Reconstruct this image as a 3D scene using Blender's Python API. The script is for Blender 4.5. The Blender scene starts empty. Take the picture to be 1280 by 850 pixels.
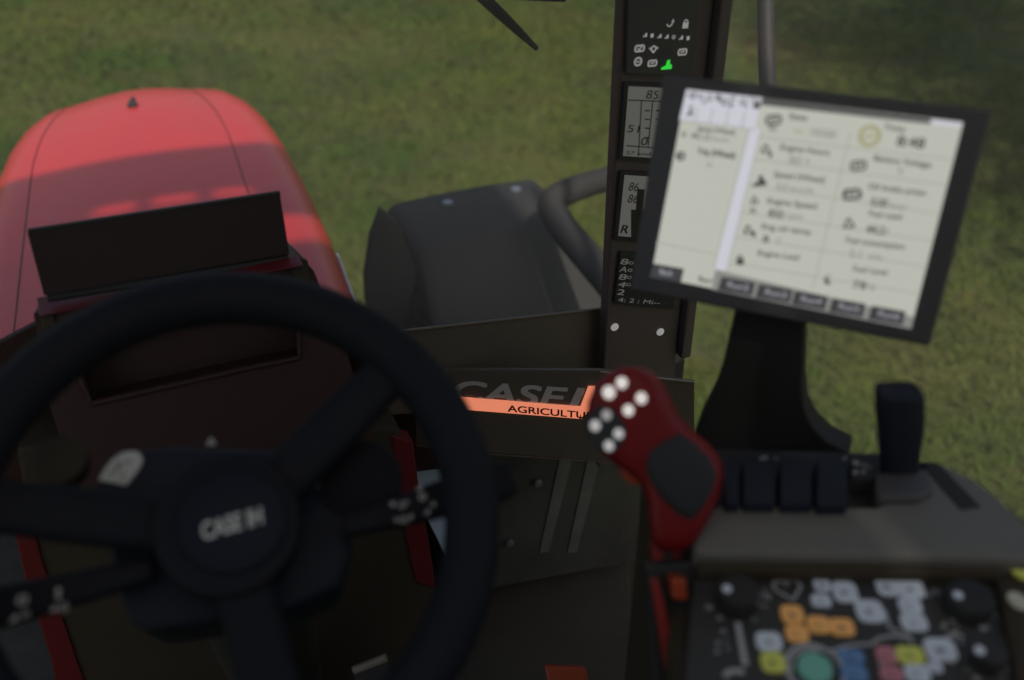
import bpy, bmesh, math, random
import numpy as np
from mathutils import Vector, Matrix
random.seed(4); RNG = np.random.default_rng(4)
scene = bpy.context.scene
COL = scene.collection
PI = math.pi
# ------------------------------------------------------------------ camera
EYE = Vector((0, 0, 2.75)); FPX = 1134.0
yaw, pitch, roll = math.radians(20.4), math.radians(35), math.radians(-1.2)
FW = Vector((math.sin(yaw)*math.cos(pitch), math.cos(yaw)*math.cos(pitch), -math.sin(pitch)))
R0 = Vector((math.cos(yaw), -math.sin(yaw), 0)); U0 = R0.cross(FW)
RT = math.cos(roll)*R0 + math.sin(roll)*U0
UP = -math.sin(roll)*R0 + math.cos(roll)*U0
cd = bpy.data.cameras.new('camera'); cam = bpy.data.objects.new('camera', cd); COL.objects.link(cam)
m = Matrix((RT, UP, -FW)).transposed().to_4x4(); m.translation = EYE; cam.matrix_world = m
cd.sensor_width = 36; cd.lens = 36*FPX/1280; cd.clip_start = 0.02; cd.clip_end = 2000
cd.dof.use_dof = True; cd.dof.focus_distance = 1.34; cd.dof.aperture_fstop = cd.lens/14.0
scene.camera = cam
def ray(px, py): return FW + (px-640)/FPX*RT + (425-py)/FPX*UP
def at(px, py, t): return EYE + ray(px, py)*t
class Plane:
    """a real plane in the cab; px() gives the point of it seen at a photo position"""
    def __init__(s, p, n):
        s.p = Vector(p); s.n = Vector(n).normalized()
        if (EYE-s.p).dot(s.n) < 0: s.n = -s.n
    def px(s, x, y, off=0.0):
        d = ray(x, y); q = s.p + s.n*off
        return EYE + d*((q-EYE).dot(s.n)/d.dot(s.n))
    def pts(s, l, off=0.0): return [s.px(a, b, off) for a, b in l]
    def shift(s, d): return Plane(s.p+s.n*d, s.n)
# ------------------------------------------------------------------ materials
def mat(name, col, rough=.5, metal=0, spec=.5, bump=0, bscale=300, var=0, vscale=6, emit=None, estr=0, coat=0):
    M = bpy.data.materials.new(name); M.use_nodes = True
    N = M.node_tree.nodes; L = M.node_tree.links; b = N['Principled BSDF']
    b.inputs['Base Color'].default_value = (*col, 1); b.inputs['Roughness'].default_value = rough
    b.inputs['Metallic'].default_value = metal; b.inputs['Specular IOR Level'].default_value = spec
    b.inputs['Coat Weight'].default_value = coat
    tc = N.new('ShaderNodeTexCoord')
    if emit: b.inputs['Emission Color'].default_value = (*emit, 1); b.inputs['Emission Strength'].default_value = estr
    if var:
        n = N.new('ShaderNodeTexNoise'); n.inputs['Scale'].default_value = vscale; n.inputs['Detail'].default_value = 6
        n.inputs['Roughness'].default_value = .65
        L.new(tc.outputs['Object'], n.inputs['Vector'])
        mx = N.new('ShaderNodeMixRGB'); mx.inputs[1].default_value = (*[c*(1-var) for c in col], 1)
        mx.inputs[2].default_value = (*[min(1, c*(1+var)) for c in col], 1)
        L.new(n.outputs['Fac'], mx.inputs[0]); L.new(mx.outputs[0], b.inputs['Base Color'])
        mr = N.new('ShaderNodeMapRange'); mr.inputs['To Min'].default_value = max(.03, rough-.12); mr.inputs['To Max'].default_value = min(1, rough+.12)
        L.new(n.outputs['Fac'], mr.inputs['Value']); L.new(mr.outputs[0], b.inputs['Roughness'])
    if bump:
        n = N.new('ShaderNodeTexNoise'); n.inputs['Scale'].default_value = bscale; n.inputs['Detail'].default_value = 3
        L.new(tc.outputs['Object'], n.inputs['Vector'])
        bp = N.new('ShaderNodeBump'); bp.inputs['Strength'].default_value = bump; bp.inputs['Distance'].default_value = .002
        L.new(n.outputs['Fac'], bp.inputs['Height']); L.new(bp.outputs[0], b.inputs['Normal'])
    return M
M_ = {}
M_['red'] = mat('red_paint', (.60, .032, .028), .38, var=.10, vscale=7, coat=.2)
M_['seam'] = mat('seam_rubber', (.05, .012, .012), .7)
M_['silver'] = mat('silver_decal', (.6, .6, .58), .4, var=.15, vscale=30)
M_['blk'] = mat('black_plastic', (.034, .033, .033), .6, spec=.3, bump=.35, var=.2, vscale=12)
M_['blkred'] = mat('red_reflection_plastic', (.036, .012, .010), .65, bump=.35, var=.25, vscale=10)  # red tinge in the colour stands for the bonnet paint's reflection
M_['flap'] = mat('matte_flap', (.027, .015, .013), .8, bump=.3, var=.15, vscale=10)
M_['navy'] = mat('wheel_leather', (.010, .011, .017), .7, spec=.25, bump=.4, bscale=420, var=.2, vscale=14)
M_['navy2'] = mat('blue_black_plastic', (.016, .020, .034), .6, spec=.25, bump=.3, var=.2, vscale=14)
M_['bezel'] = mat('charcoal_bezel', (.075, .072, .078), .5, bump=.2, var=.15)
M_['grey'] = mat('grey_console_plastic', (.17, .162, .145), .65, bump=.4, var=.12, vscale=9)
M_['panel'] = mat('control_panel_face', (.05, .049, .047), .55, bump=.2, var=.15)
M_['brown'] = mat('brown_trim_plastic', (.055, .043, .028), .75, spec=.25, bump=.4, var=.2, vscale=8)
M_['post'] = mat('post_plastic', (.085, .068, .064), .55, bump=.3, var=.2, vscale=9)
M_['sill'] = mat('sill_plastic', (.12, .10, .078), .5, bump=.3, var=.2, vscale=9)
M_['edge'] = mat('worn_edge_metal', (.35, .3, .24), .5, metal=.3, var=.4, vscale=60)
M_['goldedge'] = mat('tan_edging', (.12, .08, .045), .6, var=.4, vscale=50)
M_['white'] = mat('white_print', (.6, .6, .58), .6)
M_['dimprint'] = mat('grey_print', (.5, .5, .51), .6)
M_['badgegrey'] = mat('badge_lettering', (.55, .51, .48), .6)
M_['redtrim'] = mat('red_trim', (.14, .012, .014), .5, var=.2, vscale=10)
M_['stickred'] = mat('red_handle_plastic', (.20, .003, .006), .5, spec=.35, bump=.15, var=.12, vscale=12, coat=.08)
M_['stickblk'] = mat('soft_grip_rubber', (.036, .039, .042), .7, spec=.3, bump=.4, bscale=500)
M_['orange'] = mat('orange_plastic', (.38, .05, .01), .45, var=.1)
M_['redbright'] = mat('bright_red_plastic', (.28, .018, .015), .5, var=.1)
M_['tyre'] = mat('tyre_rubber', (.02, .02, .02), .8, bump=.5, bscale=80, var=.3, vscale=12)
M_['guard'] = mat('mudguard_plastic', (.036, .035, .033), .8, spec=.25, bump=.5, bscale=120, var=.18, vscale=6)
M_['mat'] = mat('floor_rubber', (.060, .052, .040), .9, spec=.15, bump=.7, bscale=90, var=.3, vscale=10)
M_['shell'] = mat('cab_shell_grey', (.35, .33, .30), .6, bump=.2, var=.1)
M_['steel'] = mat('bolt_steel', (.4, .4, .42), .35, metal=.8)
M_['led'] = mat('backlit_white', (.5, .5, .5), .5, emit=(1, .93, .88), estr=.62)
M_['led2'] = mat('emissive_white_dim', (.4, .4, .4), .5, emit=(.95, .9, .88), estr=.22)
M_['icon'] = mat('lit_warning_icon', (.2, .2, .2), .5, emit=(.9, .85, .82), estr=.24)
M_['icong'] = mat('lit_green_icon', (.02, .2, .02), .5, emit=(.05, 1, .08), estr=.55)
M_['lcd'] = mat('lcd_grey', (.14, .14, .13), .4, emit=(.9, .88, .82), estr=.07)
M_['lcdink'] = mat('lcd_ink', (.025, .022, .02), .6)
M_['lcdlit'] = mat('lcd_lit_segment', (.2, .2, .18), .5, emit=(.9, .86, .8), estr=.085)
M_['strip'] = mat('emissive_orange_strip', (.6, .2, .12), .5, emit=(1, .30, .165), estr=.68)  # strip's brightness comes from its own weak emission
M_['stripink'] = mat('dark_strip_lettering', (.08, .01, .012), .5)
M_['badgeblue'] = mat('hub_badge_blue', (.007, .010, .022), .5, spec=.2, var=.1)
M_['scr'] = mat('screen_cream', (.05, .05, .05), .35, emit=(.93, .945, .83), estr=.50)
M_['scrw'] = mat('screen_lilac', (.05, .05, .05), .35, emit=(.9, .9, 1.0), estr=.62)
M_['scrg'] = mat('screen_grey', (.03, .03, .03), .35, emit=(.9, .92, .9), estr=.075)
M_['tab'] = mat('screen_tab', (.03, .03, .03), .35, emit=(.9, .9, 1), estr=.045)
M_['tabtxt'] = mat('screen_tab_text', (.05, .05, .05), .35, emit=(.9, .9, 1), estr=.30)
M_['ink'] = mat('screen_ink', (.02, .02, .02), .4, emit=(.8, .8, .7), estr=.06)
M_['inkg'] = mat('screen_ink_grey', (.03, .03, .03), .4, emit=(.8, .82, .75), estr=.28)
M_['line'] = mat('screen_rule', (.03, .03, .03), .4, emit=(.85, .88, .75), estr=.40)
M_['gold'] = mat('screen_icon_yellow', (.03, .03, .03), .4, emit=(.8, .75, .4), estr=.42)
for k, c, e in [('kwhite', (.48, .53, .6), .09), ('kamber', (.75, .38, .12), .10), ('kyel', (.55, .58, .12), .07), ('kgreen', (.16, .42, .34), .06), ('kblue', (.12, .24, .45), .05), ('kpink', (.5, .2, .24), .05), ('kbeige', (.5, .48, .38), .04)]:
    M_[k] = mat('key_'+k[1:], c, .5, emit=c, estr=e*1.4, var=.1, vscale=60)
def glassmat(name, dirt, tint=(1, 1, 1)):
    M = bpy.data.materials.new(name); M.use_nodes = True; N = M.node_tree.nodes; L = M.node_tree.links
    N.remove(N['Principled BSDF']); out = N['Material Output']
    tr = N.new('ShaderNodeBsdfTransparent'); tr.inputs[0].default_value = (*tint, 1)
    gl = N.new('ShaderNodeBsdfGlossy'); gl.inputs['Roughness'].default_value = .05
    df = N.new('ShaderNodeBsdfDiffuse'); df.inputs[0].default_value = (.62, .6, .55, 1)
    tl = N.new('ShaderNodeBsdfTranslucent'); tl.inputs[0].default_value = (.62, .6, .55, 1)
    ad = N.new('ShaderNodeMixShader'); ad.inputs[0].default_value = .5; L.new(df.outputs[0], ad.inputs[1]); L.new(tl.outputs[0], ad.inputs[2])
    m1 = N.new('ShaderNodeMixShader'); m1.inputs[0].default_value = .015; L.new(tr.outputs[0], m1.inputs[1]); L.new(gl.outputs[0], m1.inputs[2])
    tc = N.new('ShaderNodeTexCoord'); n = N.new('ShaderNodeTexNoise'); n.inputs['Scale'].default_value = 3; n.inputs['Detail'].default_value = 5
    L.new(tc.outputs['Object'], n.inputs['Vector'])
    mr = N.new('ShaderNodeMapRange'); mr.inputs['From Min'].default_value = .3; mr.inputs['From Max'].default_value = .7
    mr.inputs['To Min'].default_value = dirt*.7; mr.inputs['To Max'].default_value = dirt*1.3; L.new(n.outputs['Fac'], mr.inputs['Value'])
    m2 = N.new('ShaderNodeMixShader'); L.new(mr.outputs[0], m2.inputs[0]); L.new(m1.outputs[0], m2.inputs[1]); L.new(ad.outputs[0], m2.inputs[2])
    L.new(m2.outputs[0], out.inputs['Surface'])
    return M
M_['glass'] = glassmat('dusty_window_glass', .085)
def greenmat(name, c1, c2, c3, s1, s2, rough=.75, transl=0):
    M = bpy.data.materials.new(name); M.use_nodes = True; N = M.node_tree.nodes; L = M.node_tree.links; b = N['Principled BSDF']
    tc = N.new('ShaderNodeTexCoord')
    a = N.new('ShaderNodeTexNoise'); a.inputs['Scale'].default_value = s1; a.inputs['Detail'].default_value = 5; a.inputs['Roughness'].default_value = .6
    d = N.new('ShaderNodeTexNoise'); d.inputs['Scale'].default_value = s2; d.inputs['Detail'].default_value = 6; d.inputs['Roughness'].default_value = .7
    L.new(tc.outputs['Object'], a.inputs['Vector']); L.new(tc.outputs['Object'], d.inputs['Vector'])
    def ramp(src, lo, hi):
        r = N.new('ShaderNodeMapRange'); r.inputs['From Min'].default_value = lo; r.inputs['From Max'].default_value = hi; L.new(src, r.inputs['Value']); return r.outputs[0]
    m1 = N.new('ShaderNodeMixRGB'); m1.inputs[1].default_value = (*c1, 1); m1.inputs[2].default_value = (*c2, 1); L.new(ramp(a.outputs['Fac'], .38, .62), m1.inputs[0])
    m2 = N.new('ShaderNodeMixRGB'); m2.inputs[2].default_value = (*c3, 1); L.new(m1.outputs[0], m2.inputs[1])
    L.new(ramp(d.outputs['Fac'], .45, .72), m2.inputs[0]); L.new(m2.outputs[0], b.inputs['Base Color'])
    b.inputs['Roughness'].default_value = rough; b.inputs['Specular IOR Level'].default_value = .2
    return M
M_['ground'] = greenmat('grass_turf', (.040, .064, .012), (.080, .086, .020), (.072, .062, .026), .6, 1.5, .9)
M_['blade'] = greenmat('grass_blades', (.044, .084, .011), (.092, .112, .020), (.088, .078, .028), .6, 1.8, .8)
M_['leaf'] = greenmat('tree_leaves', (.035, .06, .015), (.06, .09, .022), (.05, .06, .02), 1.2, 6, .6)
M_['bark'] = mat('bark', (.11, .085, .06), .9, bump=.8, bscale=30, var=.3, vscale=8)
# ------------------------------------------------------------------ mesh tools
def tag(o, label=None, cat=None, group=None, kind=None):
    if label: o['label'] = label
    if cat: o['category'] = cat
    if group: o['group'] = group
    if kind: o['kind'] = kind
    return o
def thing(name, loc, label, cat, group=None):
    o = bpy.data.objects.new(name, None); o.empty_display_size = .05; COL.objects.link(o); o.location = loc
    bpy.context.view_layer.update()
    return tag(o, label, cat, group)
def wloc(o):
    v = Vector((0, 0, 0))
    while o: v = v + o.location; o = o.parent
    return v
class MB:
    def __init__(s): s.v = []; s.f = []
    def add(s, vs, fs):
        k = len(s.v); s.v += [Vector(v) for v in vs]; s.f += [tuple(i+k for i in f) for f in fs]; return s
    def bm(s, b): return s.add([v.co.copy() for v in b.verts], [tuple(v.index for v in f.verts) for f in b.faces])
    def prism(s, pts, ext, bev=0, seg=2):
        b = bmesh.new(); n = len(pts); ext = Vector(ext)
        A = [b.verts.new(p) for p in pts]; B = [b.verts.new(Vector(p)+ext) for p in pts]
        b.faces.new(A); b.faces.new(B[::-1])
        for i in range(n): b.faces.new([A[i], B[i], B[(i+1) % n], A[(i+1) % n]])
        bmesh.ops.recalc_face_normals(b, faces=b.faces)
        if bev: bmesh.ops.bevel(b, geom=list(b.edges), offset=bev, segments=seg, affect='EDGES', profile=.6, clamp_overlap=True)
        bmesh.ops.triangulate(b, faces=[f for f in b.faces if len(f.verts) > 4])
        b.verts.index_update(); s.bm(b); b.free(); return s
    def box(s, c, ax, ay, az, sz, bev=0, seg=2):
        c, ax, ay, az = Vector(c), Vector(ax).normalized(), Vector(ay).normalized(), Vector(az).normalized()
        x, y, z = [d/2 for d in sz]
        P = [c+ax*a*x+ay*b_*y-az*z for a, b_ in ((-1, -1), (1, -1), (1, 1), (-1, 1))]
        return s.prism(P, az*2*z, bev, seg)
    def abox(s, lo, hi, bev=0):
        lo, hi = Vector(lo), Vector(hi); return s.box((lo+hi)/2, (1, 0, 0), (0, 1, 0), (0, 0, 1), hi-lo, bev)
    def tube(s, pts, rad, n=12, flat=None):
        pts = [Vector(p) for p in pts]; rad = rad if isinstance(rad, (list, tuple)) else [rad]*len(pts)
        rings = []; ref = None
        for i, p in enumerate(pts):
            d = (pts[min(i+1, len(pts)-1)]-pts[max(i-1, 0)]).normalized()
            if ref is None: ref = d.orthogonal().normalized()
            ref = (ref-d*ref.dot(d)).normalized(); o = d.cross(ref)
            rings.append([p+(ref*math.cos(2*PI*j/n)+o*math.sin(2*PI*j/n))*rad[i] for j in range(n)])
        vs = [v for r in rings for v in r]; fs = []
        for i in range(len(rings)-1):
            for j in range(n): fs.append((i*n+j, i*n+(j+1) % n, (i+1)*n+(j+1) % n, (i+1)*n+j))
        fs.append(tuple(range(n))[::-1]); fs.append(tuple((len(rings)-1)*n+j for j in range(n)))
        return s.add(vs, fs)
    def loft(s, rings, cap=True, closed=True):
        n = len(rings[0]); vs = [v for r in rings for v in r]; fs = []
        for i in range(len(rings)-1):
            for j in range(n if closed else n-1): fs.append((i*n+j, i*n+(j+1) % n, (i+1)*n+(j+1) % n, (i+1)*n+j))
        if cap: fs.append(tuple(range(n))[::-1]); fs.append(tuple((len(rings)-1)*n+j for j in range(n)))
        return s.add(vs, fs)
    def ring(s, c, e1, e2, R, r, n=64, k=14, a0=0, a1=2*PI, sq=1.0):
        c, e1, e2 = Vector(c), Vector(e1).normalized(), Vector(e2).normalized(); nn = e1.cross(e2); rings = []
        for i in range(n):
            a = a0+(a1-a0)*i/n; d = e1*math.cos(a)+e2*math.sin(a)
            rings.append([c+d*(R+r*math.cos(2*PI*j/k))+nn*r*sq*math.sin(2*PI*j/k) for j in range(k)])
        rings.append(rings[0]); return s.loft(rings, cap=False)
    def disc(s, c, e1, e2, r, h, n=24, bev=0, ry=None):
        c, e1, e2 = Vector(c), Vector(e1).normalized(), Vector(e2).normalized(); ry = ry or r
        return s.prism([c+e1*r*math.cos(2*PI*i/n)+e2*ry*math.sin(2*PI*i/n) for i in range(n)], e1.cross(e2).normalized()*h, bev, 2)
    def build(s, name, material, parent=None, smooth=False, angle=.7):
        me = bpy.data.meshes.new(name); w = wloc(parent) if parent else Vector((0, 0, 0))
        me.from_pydata([v-w for v in s.v], [], s.f); me.validate()
        b = bmesh.new(); b.from_mesh(me); bmesh.ops.recalc_face_normals(b, faces=b.faces); b.to_mesh(me); b.free()
        me.materials.append(material); o = bpy.data.objects.new(name, me); COL.objects.link(o)
        if parent: o.parent = parent
        if smooth:
            for p in me.polygons: p.use_smooth = True
            me.set_sharp_from_angle(angle=angle)
        return o
_txt = {}
def text_mesh(s):
    if s in _txt: return _txt[s]
    c = bpy.data.curves.new('lettering', 'FONT'); c.body = s; c.size = 1
    o = bpy.data.objects.new('lettering', c); COL.objects.link(o); bpy.context.view_layer.update()
    me = bpy.data.meshes.new_from_object(o.evaluated_get(bpy.context.evaluated_depsgraph_get()))
    vs = [v.co.copy() for v in me.vertices]; fs = [tuple(p.vertices) for p in me.polygons]
    bpy.data.objects.remove(o); bpy.data.curves.remove(c); bpy.data.meshes.remove(me)
    _txt[s] = (vs, fs); return _txt[s]
def text(mb, s, p0, p1, n, h, italic=0, bold=0):
    """lettering between two points of a surface with normal n, capitals h high"""
    vs, fs = text_mesh(s); x0 = min(v.x for v in vs); x1 = max(v.x for v in vs)
    ux = Vector(p1)-Vector(p0); W = ux.length; ux.normalize(); uy = Vector(n).normalized().cross(ux)
    sc = W/(x1-x0); hs = h/.7
    passes = [(0, 0)] if not bold else [(0, 0), (bold, 0), (0, bold), (bold, bold)]
    for i, (bx, by) in enumerate(passes):
        mb.add([Vector(p0)+ux*((v.x-x0)*sc+v.y*hs*italic+bx)+uy*(v.y*hs+by)+Vector(n)*.00008*i for v in vs], fs)
def rrect(c, ux, uy, w, h, r, k=5):
    P = []
    for sx, sy, a0 in ((1, 1, 0), (-1, 1, 90), (-1, -1, 180), (1, -1, 270)):
        for i in range(k+1):
            a = math.radians(a0+90*i/k); P.append(c+ux*(sx*(w/2-r)+r*math.cos(a))+uy*(sy*(h/2-r)+r*math.sin(a)))
    return P
def arc_pts(pts, n=6):
    """Catmull-Rom through points"""
    pts = [Vector(p) for p in pts]; P = [pts[0]]+pts+[pts[-1]]; out = []
    for i in range(1, len(P)-2):
        for k in range(n):
            t = k/n; a, b, c, d = P[i-1], P[i], P[i+1], P[i+2]
            out.append(.5*((2*b)+(c-a)*t+(2*a-5*b+4*c-d)*t*t+(3*b-a-3*c+d)*t**3))
    out.append(pts[-1]); return out
X, Y, Z = Vector((1, 0, 0)), Vector((0, 1, 0)), Vector((0, 0, 1))
# ------------------------------------------------------------------ ground, grass, trees
gm = MB(); gm.add([(-400, -400, 0), (400, -400, 0), (400, 400, 0), (-400, 400, 0)], [(0, 1, 2, 3)])
tag(gm.build('ground', M_['ground']), kind='structure')
def grass():
    n = 260000
    y = 1.5+RNG.random(n)**1.3*14; x = -5+RNG.random(n)*18
    keep = np.sin(x*1.7+np.sin(y*1.3)*1.5)*np.sin(y*1.1+x*.6)+RNG.random(n)*1.9 > .25
    x, y = x[keep], y[keep]; n = len(x)
    h = .015+RNG.random(n)*.045; a = RNG.random(n)*2*PI; w = .003+RNG.random(n)*.004+.0009*y
    lx, ly = RNG.normal(size=n)*.05, RNG.normal(size=n)*.05
    dx, dy = np.cos(a)*w, np.sin(a)*w
    V = np.zeros((n, 3, 3)); V[:, 0] = np.stack([x-dx, y-dy, 0*x], 1); V[:, 1] = np.stack([x+dx, y+dy, 0*x], 1); V[:, 2] = np.stack([x+lx, y+ly, h], 1)
    me = bpy.data.meshes.new('grass'); me.vertices.add(3*n); me.vertices.foreach_set('co', V.ravel())
    me.loops.add(3*n); me.loops.foreach_set('vertex_index', np.arange(3*n)); me.polygons.add(n); me.polygons.foreach_set('loop_start', np.arange(0, 3*n, 3))
    me.update(calc_edges=True); me.materials.append(M_['blade'])
    o = bpy.data.objects.new('grass', me); COL.objects.link(o); tag(o, 'uneven green meadow grass all round the tractor', 'grass', kind='stuff')
grass()
def tree(x, y, H, r, label):
    t = thing('broadleaf_tree', (x, y, 0), label, 'tree', 'trees beside the meadow')
    tr = MB(); tr.tube(arc_pts([(x, y, -.1), (x+.05, y, H*.3), (x-.05, y+.1, H*.6), (x, y, H*.9)], 4), [.2-.012*i for i in range(13)], 10)
    for i in range(7):
        a = i*2.4; z = H*(.32+.07*i); tr.tube([(x, y, z), (x+math.cos(a)*r*.5, y+math.sin(a)*r*.5, z+.5), (x+math.cos(a)*r*.85, y+math.sin(a)*r*.85, z+.9)], [.07, .045, .015], 6)
    tr.build('trunk', M_['bark'], t, True)
    cl = RNG.normal(size=(60, 3)); cl /= np.linalg.norm(cl, axis=1)[:, None]; cl *= (RNG.random((60, 1))**.5)*np.array([r, r, H*.32])
    cl += np.array([x, y, H*.66]); mb = MB(); vs = []; fs = []
    for c in cl:
        for k in range(110):
            p = c+RNG.normal(size=3)*.24*r/1.6; u = RNG.normal(size=3); u /= np.linalg.norm(u); v = np.cross(u, RNG.normal(size=3)); v /= np.linalg.norm(v)
            s_ = .05+.05*RNG.random(); i = len(vs); vs += [p-u*s_, p+v*s_*.5, p+u*s_, p-v*s_*.5]; fs.append((i, i+1, i+2, i+3))
    mb.add(vs, fs).build('crown', M_['leaf'], t)
tree(7.3, 3.4, 6.0, 2.3, 'smaller leafy tree on the meadow, nearer to the tractor cab')
tree(7.0, 1.0, 5.4, 2.1, 'lowest leafy tree on the meadow, standing level with the side of the cab')
tree(9.8, 6.0, 7.2, 3.0, 'taller leafy tree on the meadow, farther from the tractor cab')
# ------------------------------------------------------------------ bonnet
bx = -.12
bon = thing('tractor_bonnet', (bx, 1.2, 1.3), 'long glossy red tractor bonnet with rounded nose in front of the dashboard', 'bonnet')
def bsec(y, hw, zt, drop, cr):
    P = []; n = 9
    P.append(Vector((bx-hw-.01, y, zt-drop)))
    for i in range(n+1):
        a = PI-(PI/2)*i/n; P.append(Vector((bx-hw+cr+cr*math.cos(a), y, zt-cr*.8+cr*.8*math.sin(a))))
    for i in range(1, 8):
        u = i/8; P.append(Vector((bx-hw+cr+(2*hw-2*cr)*u, y, zt+.022*math.sin(PI*u))))
    for i in range(n+1):
        a = (PI/2)*(1-i/n); P.append(Vector((bx+hw-cr+cr*math.cos(a), y, zt-cr*.8+cr*.8*math.sin(a))))
    P.append(Vector((bx+hw+.01, y, zt-drop)))
    return P
HOOD = [(1.20, .362, 1.80, .5, .10), (1.5, .366, 1.80, .5, .10), (1.9, .380, 1.805, .5, .10), (2.2, .380, 1.808, .5, .105), (2.45, .375, 1.808, .5, .11), (2.62, .362, 1.803, .5, .115),
        (2.74, .343, 1.793, .52, .12), (2.83, .320, 1.778, .5, .125), (2.90, .292, 1.755, .45, .125), (2.945, .266, 1.72, .4, .12), (2.97, .245, 1.67, .35, .11), (2.98, .225, 1.60, .33, .11)]
HOOD = [(y if y < 2.4 else 2.4+(y-2.4)*1.28, *r) for y, *r in HOOD]
mb = MB(); mb.loft([bsec(*h) for h in HOOD], cap=True, closed=False); mb.build('bonnet_shell', M_['red'], bon, True, 1.2)
def hood_top(x, y):
    for a, b in zip(HOOD, HOOD[1:]):
        if a[0] <= y <= b[0]:
            k = (y-a[0])/(b[0]-a[0]); hw, zt, cr = [a[i]+(b[i]-a[i])*k for i in (1, 2, 4)]
            u = (x-(bx-hw+cr))/(2*hw-2*cr)
            if u < 0 or u > 1:
                d = (bx-hw+cr-x) if u < 0 else (x-(bx+hw-cr)); return zt-cr*.8+cr*.8*math.sqrt(max(0, 1-(d/cr)**2))
            return zt+.022*math.sin(PI*u)
for sx in (-1, 1):
    pts = []
    for i in range(26):
        y = 1.21+1.84*i/25; h0 = .262 if sx < 0 else .228; x = bx+sx*(h0 if y < 2.4 else h0-.075*((y-2.4)/.6)**2)
        pts.append((x, y, hood_top(x, y)+.0005))
    MB().tube(pts, .0015, 6).build('panel_seam', M_['seam'], bon, True)
sd = MB().disc((-.125, 2.76, hood_top(-.125, 2.76)-.002), X, Y, .015, .012, 16, .003); sd.tube([(-.125, 2.76, 1.80), (-.125, 2.77, 1.828), (-.12, 2.79, 1.832)], [.011, .010, .007], 8)
sd.build('washer_nozzle', M_['blk'], bon, True)
for sx in (-1, 1):
    P = []
    for y, z in ((1.55, 1.70), (1.86, 1.72), (1.93, 1.66), (1.60, 1.61)): P.append((bx+sx*(.372+.012*(y-1.5)/.4), y, z))
    MB().prism(P, (sx*.006, 0, 0), .002).build('side_vent', M_['silver'], bon)
mb = MB(); mb.abox((bx-.3, 1.25, .75), (bx+.3, 2.8, 1.33), .03)
tag(mb.build('engine_block', M_['blk']), 'black engine block under the red bonnet', 'engine')
# ------------------------------------------------------------------ front wheel, mudguard, rail
wc = Vector((.77, 2.30, .64))
fw = thing('tractor_wheel', (wc.x, wc.y, 0), 'chunky black front tyre under the grey mudguard', 'wheel')
ty = MB(); prof = [(r*.9, w) for r, w in [(.42, -.16), (.50, -.22), (.62, -.25), (.68, -.24), (.70, -.12), (.705, 0), (.70, .12), (.68, .24), (.62, .25), (.50, .22), (.42, .16)]]
rings = []
for i in range(65):
    a = 2*PI*i/64; rings.append([wc+Vector((w, r*math.cos(a), r*math.sin(a))) for r, w in prof])
ty.loft(rings, cap=False)
for i in range(22):
    for s_ in (-1, 1):
        a = 2*PI*(i+.25*s_)/22; d = Vector((0, math.cos(a), math.sin(a))); tn = Vector((0, -math.sin(a), math.cos(a)))
        ty.box(wc+d*.64+X*s_*.12, (X+tn*.7*s_), (tn-X*.7*s_), d, (.25, .05, .05), .006)
ty.build('tyre', M_['tyre'], fw, True, .6)
rm = MB().disc(wc-X*.12, Y, Z, .385, .24, 32, .02); rm.build('rim', M_['silver'], fw, True)
mg = thing('mudguard', (.78, 2.3, 1.45), 'dull grey plastic mudguard over the front wheel beside the bonnet', 'mudguard')
prof = [(2.62, 1.36), (2.55, 1.46), (2.50, 1.497), (2.35, 1.505), (2.21, 1.503), (2.19, 1.497), (2.15, 1.46), (2.06, 1.38), (1.93, 1.25), (1.78, 1.06), (1.66, .88)]
rings = []
for y, z in prof:
    k = min(1, max(0, (2.15-y)/.5)); x0, x1 = .53-.06*k, 1.03+.06*k
    P = [Vector((x0, y, z-.14)), Vector((x0, y, z-.03)), Vector((x0+.012, y, z-.008)), Vector((x0+.04, y, z))]
    P += [Vector((x0+(x1-x0)*u, y, z+.006*math.sin(PI*u))) for u in (.3, .5, .7)]
    P += [Vector((x1-.04, y, z)), Vector((x1-.012, y, z-.008)), Vector((x1, y, z-.03)), Vector((x1, y, z-.14))]
    rings.append(P)
mb = MB().loft(rings, cap=False, closed=False); g = mb.build('guard_shell', M_['guard'], mg, True, .9)
so = g.modifiers.new('thickness', 'SOLIDIFY'); so.thickness = .008
sk = Plane((0, 2.16, 0), Y)
MB().prism(sk.pts([(476, 262), (464, 295), (456, 345), (459, 405), (512, 416), (520, 340), (500, 280)]), (0, .03, 0), .008, 3).build('side_skirt', M_['guard'], mg, True, .6)
gp = Plane((0, 0, 1.50), Z)
for q in ((560, 257), (645, 240)):
    MB().disc(gp.px(*q)+Z*.001, X, Y, .016, .012, 12, .003).build('bolt', M_['steel'], mg, True)
rl = thing('grab_rail', tuple(at(700, 232, 2.62)), 'bent dark tube rail beside the mudguard, running behind the corner post', 'rail')
path = arc_pts([at(830, 205, 2.5), at(765, 222, 2.53), at(716, 237, 2.55), at(690, 254, 2.53), at(702, 282, 2.48), at(742, 330, 2.35), at(800, 398, 2.2)], 6)
MB().tube(path, [.030+.010*min(1, i/18) for i in range(len(path))], 14).build('rail_tube', M_['guard'], rl, True)
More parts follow.
